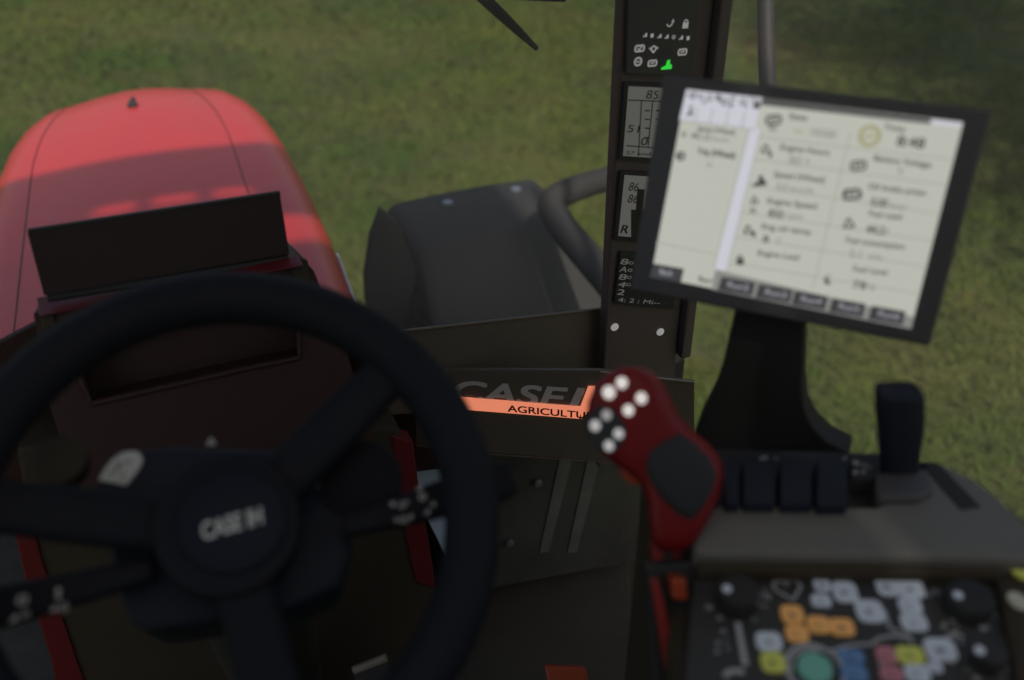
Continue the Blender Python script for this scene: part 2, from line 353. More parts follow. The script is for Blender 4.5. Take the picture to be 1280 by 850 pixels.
# ------------------------------------------------------------------ cab shell
cb = thing('tractor_cab', (0, 0, 1.5), 'dark tractor cab shell of floor, roof, rear wall and posts', 'cab')
MB().abox((-.8, -.9, 1.19), (.8, 1.165, 1.25)).build('cab_floor', M_['mat'], cb)
rf = MB(); rz0, rz1 = 3.10, 3.16
rf.abox((-.88, -.95, rz0), (-.46, .66, rz1)); rf.abox((.46, -.95, rz0), (.88, .66, rz1)); rf.abox((-.459, -.95, rz0), (.459, -.70, rz1)); rf.abox((-.459, .50, rz0), (.459, .66, rz1))
rf.abox((-.88, .662, rz0), (.10, .958, rz0+.02)); rf.abox((.285, .662, rz0), (.88, .958, rz0+.02)); rf.abox((.102, .84, rz0), (.283, .958, rz0+.02))  # opening left in the roof to throw a sun patch on the bonnet
xs = [-.88, -.235, -.145, -.105, -.01, .03, .115, .88]
for i in (0, 2, 4, 6): rf.abox((xs[i], .96, rz0), (xs[i+1], 1.012, rz0+.02))  # slots added in the unseen visor to cast sun patches on the bonnet
rf.abox((-.88, 1.014, rz0), (.88, 1.25, rz1), .01)
hatch = bpy.data.materials.new('fill_light_plastic'); hatch.use_nodes = True; N = hatch.node_tree.nodes
tl = N.new('ShaderNodeBsdfTranslucent'); tl.inputs[0].default_value = (.34, .33, .315, 1); hatch.node_tree.links.new(tl.outputs[0], N['Material Output'].inputs['Surface'])
MB().add([(-.458, -.699, 3.13), (.458, -.699, 3.13), (.458, .499, 3.13), (-.458, .499, 3.13)], [(0, 1, 2, 3)]).build('fill_light_hatch', hatch, cb)  # translucent sheet added out of view to fill the cab with soft light
rf.build('roof', M_['shell'], cb)
MB().abox((-.66, 1.17, 1.19), (.78, 1.185, 1.76)).build('firewall', M_['blk'], cb)
MB().abox((-.82, -.93, 1.25), (.82, -.88, 3.09)).build('rear_wall', M_['shell'], cb)  # unseen wall kept windowless to block the sun from the interior
for sx in (-1, 1):
    MB().abox((sx*.80-.02, -.87, 1.2), (sx*.80+.02, .30, 1.74)).build('side_wall', M_['shell'], cb)
    MB().abox((sx*.80-.03, -.86, 1.76), (sx*.80+.03, -.60, 3.09), .01).build('rear_post', M_['shell'], cb)
MB().abox((-.80, 1.0, 1.52), (-.68, 1.07, 3.09), .01).build('front_post', M_['post'], cb)
wsn = MB().abox((-.66, 1.120, 1.78), (.786, 1.124, 3.08)); tag(wsn.build('windscreen', M_['glass']), 'large dusty front windscreen pane looking over the bonnet', 'window')
sw = MB().abox((.790, -.55, 1.78), (.794, 1.124, 3.08)); tag(sw.build('side_window', M_['glass']), 'dusty right side window pane beyond the armrest and monitor', 'window')
# ------------------------------------------------------------------ corner post with instruments
PP = Plane((0, 1.0, 0), Y)
cp = thing('corner_post', (.59, 1.03, 1.7), 'dark front corner post of the cab carrying warning lights and small displays', 'post')
MB().abox((.522, 1.0, 1.70), (.650, 1.022, 3.09), .003).build('post_body', M_['post'], cp)
MB().abox((.6505, .985, 1.90), (.668, 1.04, 3.09), .004).build('post_flange', M_['post'], cp)
def plate(mb, pl, px4, off, th, bev=.0008): mb.prism(pl.pts(px4, off+th), -pl.n*th, bev, 2); return mb
wp = plate(MB(), PP, [(788, -60), (881, -60), (865, 95), (783, 92)], .001, .006).build('warning_light_panel', M_['panel'], cp)
def icon(kind, pl, x, y, s, off, mb):
    c = pl.px(x, y, off); k = s*(c-EYE).dot(FW)/FPX
    ux = (pl.px(x+10, y-.9, off)-c).normalized(); uy = pl.n.cross(ux).normalized(); th = .0004
    def bar(a, b, w):
        A = c+ux*a[0]*k+uy*a[1]*k; B = c+ux*b[0]*k+uy*b[1]*k; d = (B-A).normalized(); q = pl.n.cross(d)*w*k/2
        mb.prism([A-q, B-q, B+q, A+q], pl.n*th)
    def rg(cx, cy, r, w, n=18, a0=0, a1=360, ry=1):
        pts = [(cx+r*math.cos(math.radians(a0+(a1-a0)*i/n)), cy+ry*r*math.sin(math.radians(a0+(a1-a0)*i/n))) for i in range(n+1)]
        for p, q in zip(pts, pts[1:]): bar(p, q, w)
    def poly(P): mb.prism([c+ux*a*k+uy*b*k for a, b in P], pl.n*th)
    if kind == 'ring': rg(0, 0, .8, .38); bar((-.45, 0), (.45, 0), .25)
    elif kind == 'box':
        for a, b in (((-1, .6), (1, .6)), ((-1, -.6), (1, -.6)), ((-1.05, -.5), (-1.05, .5)), ((1.05, -.5), (1.05, .5))): bar(a, b, .38)
        bar((-.5, 0), (.5, .1), .3)
    elif kind == 'check':
        for a, b in (((-1, .6), (1, .6)), ((-1, -.6), (1, -.6)), ((-1.05, -.5), (-1.05, .5)), ((1.05, -.5), (1.05, .5))): bar(a, b, .38)
        bar((-.5, .1), (-.1, -.3), .25); bar((-.1, -.3), (.5, .4), .25)
    elif kind == 'diamond': rg(0, 0, .62, .36, ry=1.0); bar((-1.2, .15), (-.6, .15), .4); bar((.6, .15), (1.2, .15), .4); bar((0, -.6), (0, -1), .5)
    elif kind == 'lock': poly([(-.75, -1), (.75, -1), (.75, .35), (-.75, .35)]); rg(0, .35, .5, .28, 10, 0, 180, 1.2)
    elif kind == 'hook': rg(-.2, 0, .7, .28, 14, 190, 380); poly([(.3, .2), (1.0, .2), (.65, 1.0)])
    elif kind == 'tri':
        bar((-.8, -.6), (.8, -.6), .3); bar((-.8, -.6), (0, .8), .3); bar((.8, -.6), (0, .8), .3)
    elif kind == 'implement': poly([(-1.3, -.9), (1.1, -.9), (1.1, -.1), (.6, .1), (.5, 1), (-.1, .9), (-.3, -.1), (-1.3, -.5)])
    elif kind == 'dots': poly([(-.9, -.7), (-.2, -.7), (-.2, 0)]); poly([(.0, -.7), (.9, -.7), (.9, .7), (.3, .7), (0, 0)])
    elif kind == 'sq': poly([(-.6, -.7), (.6, -.7), (.6, .7), (-.6, .7)])
    elif kind == 'heart': rg(-.45, .2, .5, .18, 12, 0, 220); rg(.45, .2, .5, .18, 12, -40, 180); bar((-.8, -.1), (0, -1), .18); bar((.8, -.1), (0, -1), .18)
    elif kind == 'c': rg(0, 0, .7, .22, 12, 60, 300)
    elif kind == 'two': bar((-.7, .5), (.5, .7), .2); bar((-.7, 0), (.7, .1), .2); bar((-.5, -.5), (.7, -.45), .2); bar((-.7, -.5), (-.7, .5), .2)
    elif kind == 'x': bar((-.6, -.6), (.6, .6), .24); bar((-.6, .6), (.6, -.6), .24)
    elif kind == 'bell': rg(0, .1, .6, .24, 12, 0, 180); bar((-.8, -.2), (.8, -.2), .26); poly([(-.2, -.5), (.2, -.5), (.2, -.8), (-.2, -.8)])
    return mb
OF = .0085
for kd, x, y, s_ in [('hook', 838, 29, 6), ('lock', 857, 30, 6), ('check', 799.5, 60.5, 6.6), ('diamond', 817, 61, 6), ('box', 853, 65, 6.2), ('ring', 797.5, 77, 6.8), ('box', 815.5, 79, 6.2)]:
    icon(kd, PP, x, y, s_*.88, OF, MB()).build('warning_icon', M_['icon'], wp)
for i, kd in enumerate(['dots', 'sq', 'dots', 'dots', 'bell', 'dots', 'sq']):
    icon(kd, PP, 806+9*i, 43.8+.65*i, 3.3, OF, MB()).build('warning_icon', M_['led2'], wp)
tag(icon('implement', PP, 834, 81, 6.2, OF, MB()).build('warning_icon', M_['icong'], wp), 'lit green implement warning icon')
for i, q in enumerate([[(786, 108), (868, 112), (858, 200), (779, 195)], [(781, 219), (860, 224), (850, 302), (773, 295)]]):
    q = [(a, b) for a, b in q]
    fr = MB(); qq = [(q[0][0]-5, q[0][1]-5), (q[1][0]+4, q[1][1]-5), (q[2][0]+4, q[2][1]+5), (q[3][0]-5, q[3][1]+5)]
    plate(fr, PP, qq, .001, .005); d = fr.build('small_display', M_['blk'], cp)
    plate(MB(), PP, q, .0065, .001, 0).build('lcd_glass', M_['lcd'], d)
    k = MB()
    def seg(a, b, w=1.1): # drawn line on the display
        A, B = PP.px(*a, .0082), PP.px(*b, .0082); dd = (B-A).normalized(); qv = PP.n.cross(dd)*w*.0006; k.prism([A-qv, B-qv, B+qv, A+qv], PP.n*.0002)
    if i == 0:
        seg((785, 125), (838, 127)); seg((802, 125), (798, 195)); seg((783, 182), (832, 186)); seg((816, 127), (810, 184))
        for yy in (138, 149, 160, 172): seg((806, yy), (812, yy+.5), 1.4); seg((820, yy), (828, yy+.8), 1.4)
        text(k, '85', PP.px(807, 123, .0082), PP.px(822, 124, .0082), PP.n, .011); text(k, '51', PP.px(783.5, 165, .0082), PP.px(798, 166, .0082), PP.n, .010)
        text(k, '0', PP.px(800, 181, .0082), PP.px(808, 182, .0082), PP.n, .011); text(k, '57 kmh', PP.px(782, 193, .0082), PP.px(815, 195, .0082), PP.n, .005)
    else:
        text(k, '86', PP.px(785, 238, .0082), PP.px(797, 239, .0082), PP.n, .012); text(k, '86', PP.px(784, 253, .0082), PP.px(796, 254, .0082), PP.n, .012)
        plate(k, PP, [(797, 236), (806, 237), (802, 275), (794, 274)], .0078, .0004, 0)
        plate(k, PP, [(789, 262), (806, 263), (803, 300), (789, 300)], .0078, .0004, 0); text(k, 'R', PP.px(775, 291, .0082), PP.px(784, 292, .0082), PP.n, .012, bold=.0006)
    k.build('lcd_segments', M_['lcdink'], d)
q = [(776, 315), (850, 322), (842, 386), (768, 380)]
d = plate(MB(), PP, q, .001, .005).build('small_display', M_['blk'], cp); k = MB()
for i, s_ in enumerate(['8', 'A', '8', '4', '2']): text(k, s_, PP.px(775-1.1*i, 330+9.5*i, .0068), PP.px(784-1.1*i, 331+9.5*i, .0068), PP.n, .009)
text(k, '4: 2 : Mi--', PP.px(772, 377, .0068), PP.px(824, 381, .0068), PP.n, .007)
for i in range(4): text(k, 'o', PP.px(785-1.1*i, 330+9*i, .0068), PP.px(791-1.1*i, 331+9*i, .0068), PP.n, .007)
k.build('lcd_segments', M_['lcdlit'], d)
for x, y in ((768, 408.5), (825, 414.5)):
    MB().disc(PP.px(x, y, .0015), X, Z, .0064, .002, 18, .0006).build('screw_cap', M_['led2'], cp, True)  # caps share the emissive white, so they glow without being lamps
# ------------------------------------------------------------------ scuttle and badge panel
sc = thing('scuttle_panel', (.38, 1.04, 1.8), 'dark brown plastic panel with thin tan top edge behind the corner post', 'panel')
TL, TR = PP.px(495, 416), PP.px(752, 387)
SP = Plane((0, 1.03, 0), Y)
MB().prism([SP.px(470, 419), SP.px(760, 386.5), SP.px(760, 500), SP.px(470, 520)], (0, .008, 0), .001).build('panel_body', M_['sill'], sc)
MB().tube([SP.px(498, 415, .002), SP.px(752, 386.5, .002)], .0016, 6).build('top_edging', M_['goldedge'], sc)
# badge panel: vertical, turned towards the driver
pA = PP.px(590, 500); dd = ray(868, 478+49); # horizontal line through pA seen sloping down to the right
zA = pA.z; r2 = ray(720, 511); pB = EYE+r2*((zA-EYE.z)/r2.z)
u = (pB-pA); u.z = 0; u.normalize(); nb = Vector((u.y, -u.x, 0))
BP = Plane(pA, nb)
bp_ = thing('badge_panel', tuple(BP.px(700, 575)), 'dark side panel with grey lettering above a bright orange strip', 'panel')
MB().prism(BP.pts([(520, 462), (750, 463), (868, 478), (868, 560), (762, 577), (600, 565), (520, 556)]), -BP.n*.006, .001).build('panel_body', M_['sill'], bp_)
e = MB(); e.tube([BP.px(750, 464.5, .001), BP.px(868, 477.5, .001)], .0013, 6); e.build('top_edging', M_['edge'], bp_)
e = MB(); e.tube([BP.px(520, 557, .001), BP.px(600, 567, .001), BP.px(762, 578, .001)], .0011, 6); e.build('bottom_edging', M_['goldedge'], bp_)
k = MB(); text(k, 'CASE', BP.px(563, 500, .001), BP.px(698, 509.5, .001), BP.n, .036, italic=.35, bold=.0026); text(k, 'IH', BP.px(711, 510, .001), BP.px(765, 514, .001), BP.n, .036, italic=.35, bold=.0036); k.build('lettering', M_['badgegrey'], bp_)
st = MB(); st.prism(BP.pts([(570, 497), (728, 509.5), (724, 523.5), (584, 512.5)], .0035), -BP.n*.003)
st.prism(BP.pts([(725, 510), (735, 484), (744, 484), (738, 512), (727, 524)], .0034), -BP.n*.003); s_o = st.build('orange_strip', M_['strip'], bp_)
k = MB(); text(k, 'AGRICULTURE', BP.px(634.5, 514.5, .0042), BP.px(751, 525, .0042), BP.n, .0122, bold=.0008); k.build('strip_lettering', M_['stripink'], s_o)
# ------------------------------------------------------------------ wiper, bar
wpz = Plane((0, 1.16, 0), Y)
wi = thing('windscreen_wiper', tuple(wpz.px(600, -20)), 'black wiper blade slanting down across the windscreen top', 'wiper')
bl = MB(); A, B = wpz.px(560, -45), wpz.px(671, 61)
bl.tube([A, A+(B-A)*.5, A+(B-A)*.8, B], [.0095, .0085, .006, .0035], 6); bl.build('wiper_arm', M_['blk'], wi)
MB().tube([wpz.px(600, -18, .012), wpz.px(664, 57, .012)], .0022, 6).build('wiper_blade', M_['blk'], wi)
MB().tube([wpz.px(632, -4), wpz.px(706, -1)], .0042, 6).build('wiper_link', M_['blk'], wi)
gb = thing('grab_bar', tuple(at(957, 60, 1.5)), 'upright black grab bar rising behind the monitor', 'bar')
MB().tube(arc_pts([at(952, -300, 1.45), at(956, -60, 1.45), at(958, 60, 1.45), at(958, 150, 1.44), at(930, 215, 1.42), at(860, 235, 1.37)], 5), .0135, 14).build('bar_tube', M_['blk'], gb, True)
# ------------------------------------------------------------------ monitor
mo = [EYE+Vector(v) for v in ((.406, .690, -.269), (.598, .510, -.269), (.551, .461, -.454), (.359, .642, -.453))]
mux = (mo[1]-mo[0]).normalized(); muy = (mo[0]-mo[3]).normalized(); mn = mux.cross(muy).normalized()
MP = Plane(mo[0], mn)
mt = thing('monitor', tuple(at(965, 565, .80)), 'square black touchscreen monitor on a flared black stand beside the armrest', 'monitor')
c = sum(mo, Vector())/4
mux2 = mux; muy2 = MP.n.cross(mux).normalized()
hb = MB().prism([MP.px(*q) for q in ((829, 92), (1241, 138), (1163, 434), (786, 363))], -MP.n*.032, .004, 3); hs = hb.build('housing', M_['bezel'], mt, True, .6)
MB().prism([c+(p-c)*.75-MP.n*.0325 for p in mo], -MP.n*.02, .006, 3).build('rear_cover', M_['bezel'], mt)
S4 = [(858, 111.5), (1204, 153), (1138.5, 411), (814, 345)]
def SPx(u, v, off=0):
    """screen fraction (u right, v down) -> point on the glass"""
    s4 = [MP.px(*q, .001+off) for q in S4]
    return s4[0]*(1-u)*(1-v)+s4[1]*u*(1-v)+s4[2]*u*v+s4[3]*(1-u)*v
def px2uv(x, y):
    o = MP.px(*S4[0]); a = MP.px(*S4[1])-o; b = MP.px(*S4[3])-o; p = MP.px(x, y)-o
    return p.dot(a)/a.dot(a), p.dot(b)/b.dot(b)
scr = MB().add([SPx(0, 0), SPx(1, 0), SPx(1, 1), SPx(0, 1)], [(0, 1, 2, 3)]).build('screen', M_['scr'], mt)
def area(name, pxs, mt_, off=.0004, lab=None):
    o = MB().add([MP.px(*q, .001+off) for q in pxs], [tuple(range(len(pxs)))]).build(name, M_[mt_], scr)
    if lab: o['label'] = lab
    return o
area('title_bar', [(952, 123), (1164, 149), (1163, 155), (951, 131)], 'scrg')
area('title_bar', [(1165, 149), (1203, 153), (1201, 159), (1163, 155)], 'scrw', lab='pale end of the title bar')
area('scroll_column', [(938, 160), (952, 161), (908, 338), (893, 336)], 'scrw')
area('toolbar', [(858, 112), (953, 122), (943, 162), (849, 150)], 'scrw')
k = MB()
for (x, y, s_, kd) in [(866, 119, 5, 'diamond'), (876, 121, 5, 'x'), (887, 123, 5.5, 'bell'), (898, 122, 4.5, 'sq'), (905, 127, 5, 'diamond'), (916, 123, 5, 'x'), (929, 128, 6, 'bell'), (941, 124, 4, 'c'), (946, 130, 5.5, 'lock'), (861, 141, 5, 'dots'), (864, 134, 4, 'x'), (880, 128, 3.5, 'bell'), (912, 131, 4, 'dots'), (933, 133, 3, 'x')]:
    icon(kd, MP, x, y, s_, .0019, k)
k.build('toolbar_icons', M_['ink'], scr)
k = MB()
def ln(a, b, w=.0005):
    A, B = MP.px(*a, .0016), MP.px(*b, .0016); dd = (B-A).normalized(); q = MP.n.cross(dd)*w; k.add([A-q, B-q, B+q, A+q], [(0, 1, 2, 3)])
for a, b in [((849, 150), (943, 162)), ((872, 134), (868, 152)), ((891, 136), (887, 155)), ((911, 138), (907, 157)), ((931, 140), (927, 160)),
             ((820, 303), (895, 318)), ((936, 162), (892, 336)), ((952, 160), (908, 340)), ((1063, 166), (1016, 360)),
             ((948, 171), (1189, 199)), ((942, 199), (1181, 231)), ((934, 232), (1172, 267)), ((926, 265), (1163, 301)), ((919, 296), (1155, 333)), ((911, 328), (1147, 367))]: ln(a, b)
k.build('grid_lines', M_['line'], scr)
k = MB(); kg = MB(); ky = MB()
def T(c_, s, x0, y0, x1, h, slope=.124, bold=.0002):
    mb = MB(); text(mb, s, MP.px(x0, y0, .0018), MP.px(x1, y0+(x1-x0)*slope, .0018), MP.n, h, bold=bold); mb.build({'ink': 'menu_text', 'inkg': 'value_text', 'gold': 'accent_text'}[c_], M_[c_], scr)
H1, H2 = .0049, .0067
T('ink', 'State', 986, 148.5, 1008, H1); T('inkg', 'CROSSES', 1012, 169, 1044, .0058); T('gold', '+/-', 991, 167, 1004, .005)
T('ink', 'Engine Hours', 975, 187, 1036, H1); T('inkg', '363', 985, 204, 1000, H2); T('inkg', 'h', 1007, 205, 1011, .005)
T('ink', 'Speed (Wheel)', 967, 221, 1030, H1); T('inkg', '0.0', 970, 238, 983, H2); T('inkg', 'km/h', 988, 239, 1016, .0045)
T('ink', 'Engine Speed', 959, 254, 1020, H1); T('ink', '850', 960, 271, 978, H2, bold=.0003); T('inkg', 'rpm', 982, 272, 1003, .0045)
T('ink', 'Eng oil temp', 952, 286, 1013, H1); T('ink', '8', 953, 303, 960, H2); T('inkg', 'C', 970, 304, 976, .005)
T('ink', 'Engine Load', 947, 319, 998, H1)
T('ink', 'Time', 1104, 162, 1130, H1); T('ink', '8:48', 1120, 182, 1154, .0082, bold=.0004)
T('ink', 'Battery Voltage', 1092, 201, 1163, H1); T('inkg', 'V', 1121, 219, 1128, H2)
T('ink', 'Oil brake press', 1085, 236, 1156, H1); T('ink', '0.00', 1088, 257, 1108, H2, bold=.0003); T('inkg', 'bar', 1112, 260, 1134, .0046)
T('ink', 'Fuel used', 1086, 270, 1126, H1); T('ink', '44.2', 1082, 291, 1104, H2, bold=.0004); T('inkg', 'l', 1107, 293, 1109, .005)
T('ink', 'Fuel consumption', 1057, 303, 1130, H1); T('inkg', '5.1', 1062, 321, 1075, H2); T('inkg', 'l/h', 1086, 324, 1102, .0046)
T('ink', 'Fuel Level', 1066, 339, 1108, H1); T('ink', '78', 1065, 360, 1082, H2); T('inkg', '%', 1085, 362, 1093, .0046)
T('ink', 'Speed (Wheel)', 872, 163, 918, .0040); T('inkg', '0.0', 868, 174, 887, .0058, bold=.0004); T('inkg', 'km/h', 891, 176, 910, .004)
T('ink', 'Trip (Wheel)', 871, 192.5, 918, .0052, bold=.0004); T('inkg', 'h', 884, 209, 889, .005)
k = MB()
for (x, y, s_, kd) in [(957, 186, 7, 'tri'), (963, 194, 3.5, 'sq'), (950, 226, 7, 'implement'), (943, 250, 6, 'tri'), (941, 263, 6, 'x'), (935, 287, 7, 'tri'), (942, 293, 4, 'sq'), (925, 325, 6, 'lock'),
                       (1073, 207, 8, 'box'), (1065, 243, 9, 'box'), (1056, 242, 4, 'sq'), (1075, 244, 4, 'sq'), (1061, 279, 8, 'tri'), (1036, 350, 7, 'c'), (1034, 352, 4, 'sq'), (851, 195, 6, 'ring'), (849, 195, 3.5, 'sq'), (855, 168, 4.5, 'bell'), (866, 169, 3.5, 'dots'), (967, 150, 8, 'box'), (967, 160, 6, 'two')]:
    icon(kd, MP, x, y, s_, .0018, MB()).build('menu_icon', M_['ink'], scr)
icon('ring', MP, 1087, 170, 14, .0018, MB()).build('clock_icon', M_['gold'], scr)
tabs = [('Back', 816, 341, 30, 1), ('Run1', 865, 348, 30, 0), ('Run2', 901, 355, 40, 1), ('Run3', 948, 363, 40, 1), ('Run4', 993, 371, 39, 1), ('Run5', 1040, 379, 39, 1), ('Run6', 1089, 387, 40, 1)]
area('tab_bar', [(894, 337), (1142, 396), (1138, 411), (890, 362)], 'inkg')
for s_, x, y, w, dk in tabs:
    y0 = 331+(x-814)*.193 if dk else 0; x2 = x+w+3 if s_ != 'Back' else 855
    if dk:
        xa = x; q = [(xa+1, y0-2), (x2, y0-2+(x2-xa)*.17), (x2-4, y0+15+(x2-xa)*.17), (xa-4, y0+15)]
        area('menu_tab', q, 'tab', .0006)
    tb = MB(); yb = 331+(x-814)*.193+9
    text(tb, s_, MP.px(x+8, yb+2, .0022), MP.px(x+w-6, yb+2+(w-14)*.18, .0022), MP.n, .0052, bold=.0003); tb.build('tab_lettering', M_['tabtxt' if dk else 'ink'], scr)
# stand: upright flared blade behind the monitor
STP = Plane(mo[3]-MP.n*.035, Vector((MP.n.x, MP.n.y, 0)))
outl = [(920, 375), (1007, 385), (1005, 400), (1004, 440), (1003, 480), (1006, 512), (1015, 532), (1034, 552), (1062, 566), (1062, 573), (868, 573), (868, 540), (872, 528), (890, 492), (903, 455), (911, 420), (916, 398)]
MB().prism(STP.pts(outl), -STP.n*.03, .005, 3).build('stand', M_['blk'], mt, True, .5)
zst = STP.px(960, 573).z
print('stand base z', zst, STP.px(960, 573))
# ------------------------------------------------------------------ armrest console
zc = 2.195
CP_ = Plane((0, 0, zc), Z)
ac = thing('armrest_console', tuple(Plane((0, 0, 1.8), Z).px(1060, 760)), 'grey armrest console with soft hand rest, black paddles and coloured keypad', 'console')
body = CP_.shift(-.045)
MB().prism(body.pts([(800, 600), (1170, 572), (1235, 612), (1300, 660), (1340, 760), (1360, 1000), (850, 1000), (830, 720)]), (0, 0, -.88), .01).build('console_body', M_['brown'], ac)
hr = [(868, 690), (866, 665), (880, 640), (905, 629), (1000, 631), (1095, 633), (1120, 618), (1150, 600), (1155, 578), (1180, 580), (1215, 596), (1250, 622), (1285, 655), (1300, 690), (1292, 700), (1240, 697), (1150, 694), (1060, 693), (960, 692), (890, 691)]
hp = CP_.pts(hr)
MB().prism(hp, (0, 0, -.046), .011, 4).build('hand_rest', M_['grey'], ac, True, .9)
MB().prism(CP_.shift(-.010).pts([(872, 680), (1255, 684), (1262, 716), (868, 711)]), (0, 0, -.03), .008, 3).build('front_roll', M_['brown'], ac, True, .9)
MB().prism(CP_.shift(.0015).pts([(1152, 577), (1176, 581), (1226, 633), (1202, 636), (1180, 612)]), (0, 0, -.01), .001).build('gap_strip', M_['blk'], ac)
kp = CP_.shift(-.024)
MB().prism(kp.pts([(868, 706), (1262, 712), (1330, 980), (845, 980)]), (0, 0, -.03), .004).build('control_panel', M_['panel'], ac, True, .5)
cpan = bpy.data.objects['control_panel']
MB().prism(kp.shift(.008).pts([(1240, 700), (1300, 705), (1345, 900), (1282, 900)]), (0, 0, -.03), .006).build('side_rail', M_['brown'], ac, True, .6)
# dark well with the black paddles
MB().prism(CP_.shift(-.012).pts([(872, 560), (1125, 567), (1120, 645), (872, 640)]), (0, 0, -.03), .002).build('paddle_well', M_['blk'], ac)
for x0, x1, y1 in ((906, 925, 628), (929, 970, 628), (976, 1016, 629), (1021, 1061, 631)):
    P = CP_.shift(.012).pts([(x0, 569), (x1, 569), (x1, y1), (x0, y1)])
    MB().prism(P, (0, 0, -.03), .004, 3).build('paddle', M_['navy2'], ac, True, .6)
MB().prism(CP_.shift(.008).pts([(1092, 590), (1160, 584), (1168, 612), (1150, 622), (1098, 622)]), (0, 0, -.02), .005, 3).build('lever_gaiter', M_['bezel'], ac, True)
wk = CP_.shift(.012)
k = MB()
for kd, x, y, s_ in [('dots', 951, 573, 3), ('bell', 957, 572, 3), ('dots', 1055, 573, 2.5), ('bell', 970, 573, 2)]: icon(kd, wk, x, y, s_, .001, MB()).build('printed_icon', M_['dimprint'], ac)
for kd, x, y, s_ in [('ring', 1070, 579, 4), ('x', 1080, 582, 4), ('dots', 1068, 590, 3.5), ('bell', 1079, 590, 3.5), ('sq', 1087, 584, 2)]: icon(kd, wk, x, y, s_, .001, MB()).build('printed_icon', M_['dimprint'], ac)
MB().prism(CP_.shift(.011).pts([(1064, 572), (1092, 574), (1092, 597), (1064, 596)]), (0, 0, -.02), .002).build('switch_block', M_['blk'], ac)
# keys: (x, y, w, h, colour)
M_['keyink'] = mat('key_symbol_grey', (.13, .13, .14), .6)
keys = [(988, 737, 0, 0, 'heart'), (1027, 732, 20, 16, 'kwhite'), (1026, 752, 24, 14, 'kwhite'), (1056, 741, 30, 24, 'kwhite'), (990, 769, 28, 21, 'kamber'), (996, 793, 28, 20, 'kamber'), (1023, 782, 28, 20, 'kamber'), (1052, 785, 30, 20, 'kamber'),
        (1087, 765, 34, 26, 'kwhite'), (1109, 734, 28, 22, 'kwhite'), (1138, 737, 32, 22, 'kwhite'), (1137, 758, 28, 18, 'kwhite'), (1142, 779, 32, 20, 'kwhite'),
        (961, 803, 32, 22, 'kwhite'), (966, 829, 30, 24, 'kyel'), (1063, 822, 32, 16, 'kblue'), (1067, 843, 32, 20, 'kblue'), (1107, 820, 24, 20, 'kpink'), (1114, 844, 28, 18, 'kpink'), (1137, 820, 34, 20, 'kyel'), (1175, 813, 38, 26, 'kwhite'), (1146, 843, 30, 20, 'kwhite'), (1168, 835, 18, 12, 'kwhite')]
KS = kp.shift(.0)
for x, y, w, h, c_ in keys:
    if c_ == 'heart': continue
    c0 = KS.px(x, y); t = (c0-EYE).dot(FW); ux = (KS.px(x+10, y+.3)-c0).normalized(); uy = Z.cross(ux)
    hh = (KS.px(x, y-h/2)-KS.px(x, y+h/2)).length; ww = (KS.px(x+w/2, y)-KS.px(x-w/2, y)).length
    b_ = MB().prism(rrect(c0-Z*.002, ux, uy, ww, hh, min(ww, hh)*.3), Z*.0045, .0012, 2).build('button', M_[c_], cpan, True, .6)
    k = MB(); icon(random.choice(['two', 'diamond', 'bell', 'c', 'x', 'tri']), KS, x, y, min(w, h)*.2, .0035, k); k.build('button_print', M_['panel'], b_) if False else None
    k.build('button_symbol', M_['keyink'], cpan)
gd = MB(); c0 = KS.px(1018, 837); gd.disc(c0-Z*.002, X, Y, .0125, .006, 28, .002); gd.build('button', M_['kgreen'], cpan, True, .6)['label'] = 'round green button'
rg_ = MB(); rg_.ring(c0+Z*.0005, X, Y, .0205, .0018, 40, 8); rg_.build('button_ring', M_['dimprint'], cpan, True)
icon('heart', KS, 985, 736, 18, .0006, MB()).build('printed_mark', M_['dimprint'], cpan)
def pl_line(mb, pts, w, pl, off=.0006):
    P = [pl.px(*q, off) for q in pts]; mb = MB()
    for A, B in zip(P, P[1:]):
        dd = (B-A).normalized(); q = pl.n.cross(dd)*w; mb.prism([A-q, B-q, B+q, A+q], pl.n*.0003)
    mb.build('printed_line', M_['dimprint'], cpan)
pl_line(k, [(922, 778), (926, 800), (932, 832)], .0022, KS); pl_line(k, [(1035, 815), (1060, 807), (1090, 805), (1098, 798), (1120, 794), (1140, 798)], .0012, KS)
pl_line(k, [(988, 845), (990, 822), (1005, 812), (1030, 812)], .0012, KS); pl_line(k, [(1105, 762), (1112, 785), (1125, 790)], .0012, KS)
pl_line(k, [(905, 845), (915, 838), (930, 840)], .0022, KS)
for i in range(70):
    rx, ry = random.choice([(895, 745), (952, 745), (950, 775), (898, 780), (905, 815), (1165, 745), (1240, 760), (1185, 790), (1225, 800), (1250, 812), (1200, 790), (1215, 835), (1255, 842), (1185, 840), (1130, 800), (1110, 838)])
    icon(random.choice(['c', 'two', 'x', 'tri', 'ring', 'sq']), KS, rx+random.uniform(-9, 9), ry+random.uniform(-16, 16), random.uniform(2.8, 4.6), .0006, MB()).build('printed_mark', M_['dimprint'], cpan)
for i, (x, y, s_) in enumerate([(920, 748, 26), (1207, 756, 28), (1232, 825, 20)]):
    c0 = KS.px(x, y+6); r = s_*(c0-EYE).dot(FW)/FPX
    kn = MB().prism([c0+(X*math.cos(2*PI*j/28)+Y*math.sin(2*PI*j/28))*r*(1 if j % 2 else .96) for j in range(28)], Z*.017, .003, 2).build('rotary_knob', M_['blk'], ac, True, .5)
    MB().disc(KS.px(x-11+i*2, y-13, .0185)-Z*.0015, X, Y, .0036, .0012, 14).build('knob_pointer', M_['kwhite'], kn)
for x, y, c_ in ((1276, 716, 'kyel'), (1272, 753, 'kbeige')):
    MB().disc(KS.px(x, y, .009), X, Y, .007, .003, 18, .001, .009).build('button', M_[c_], ac, True)
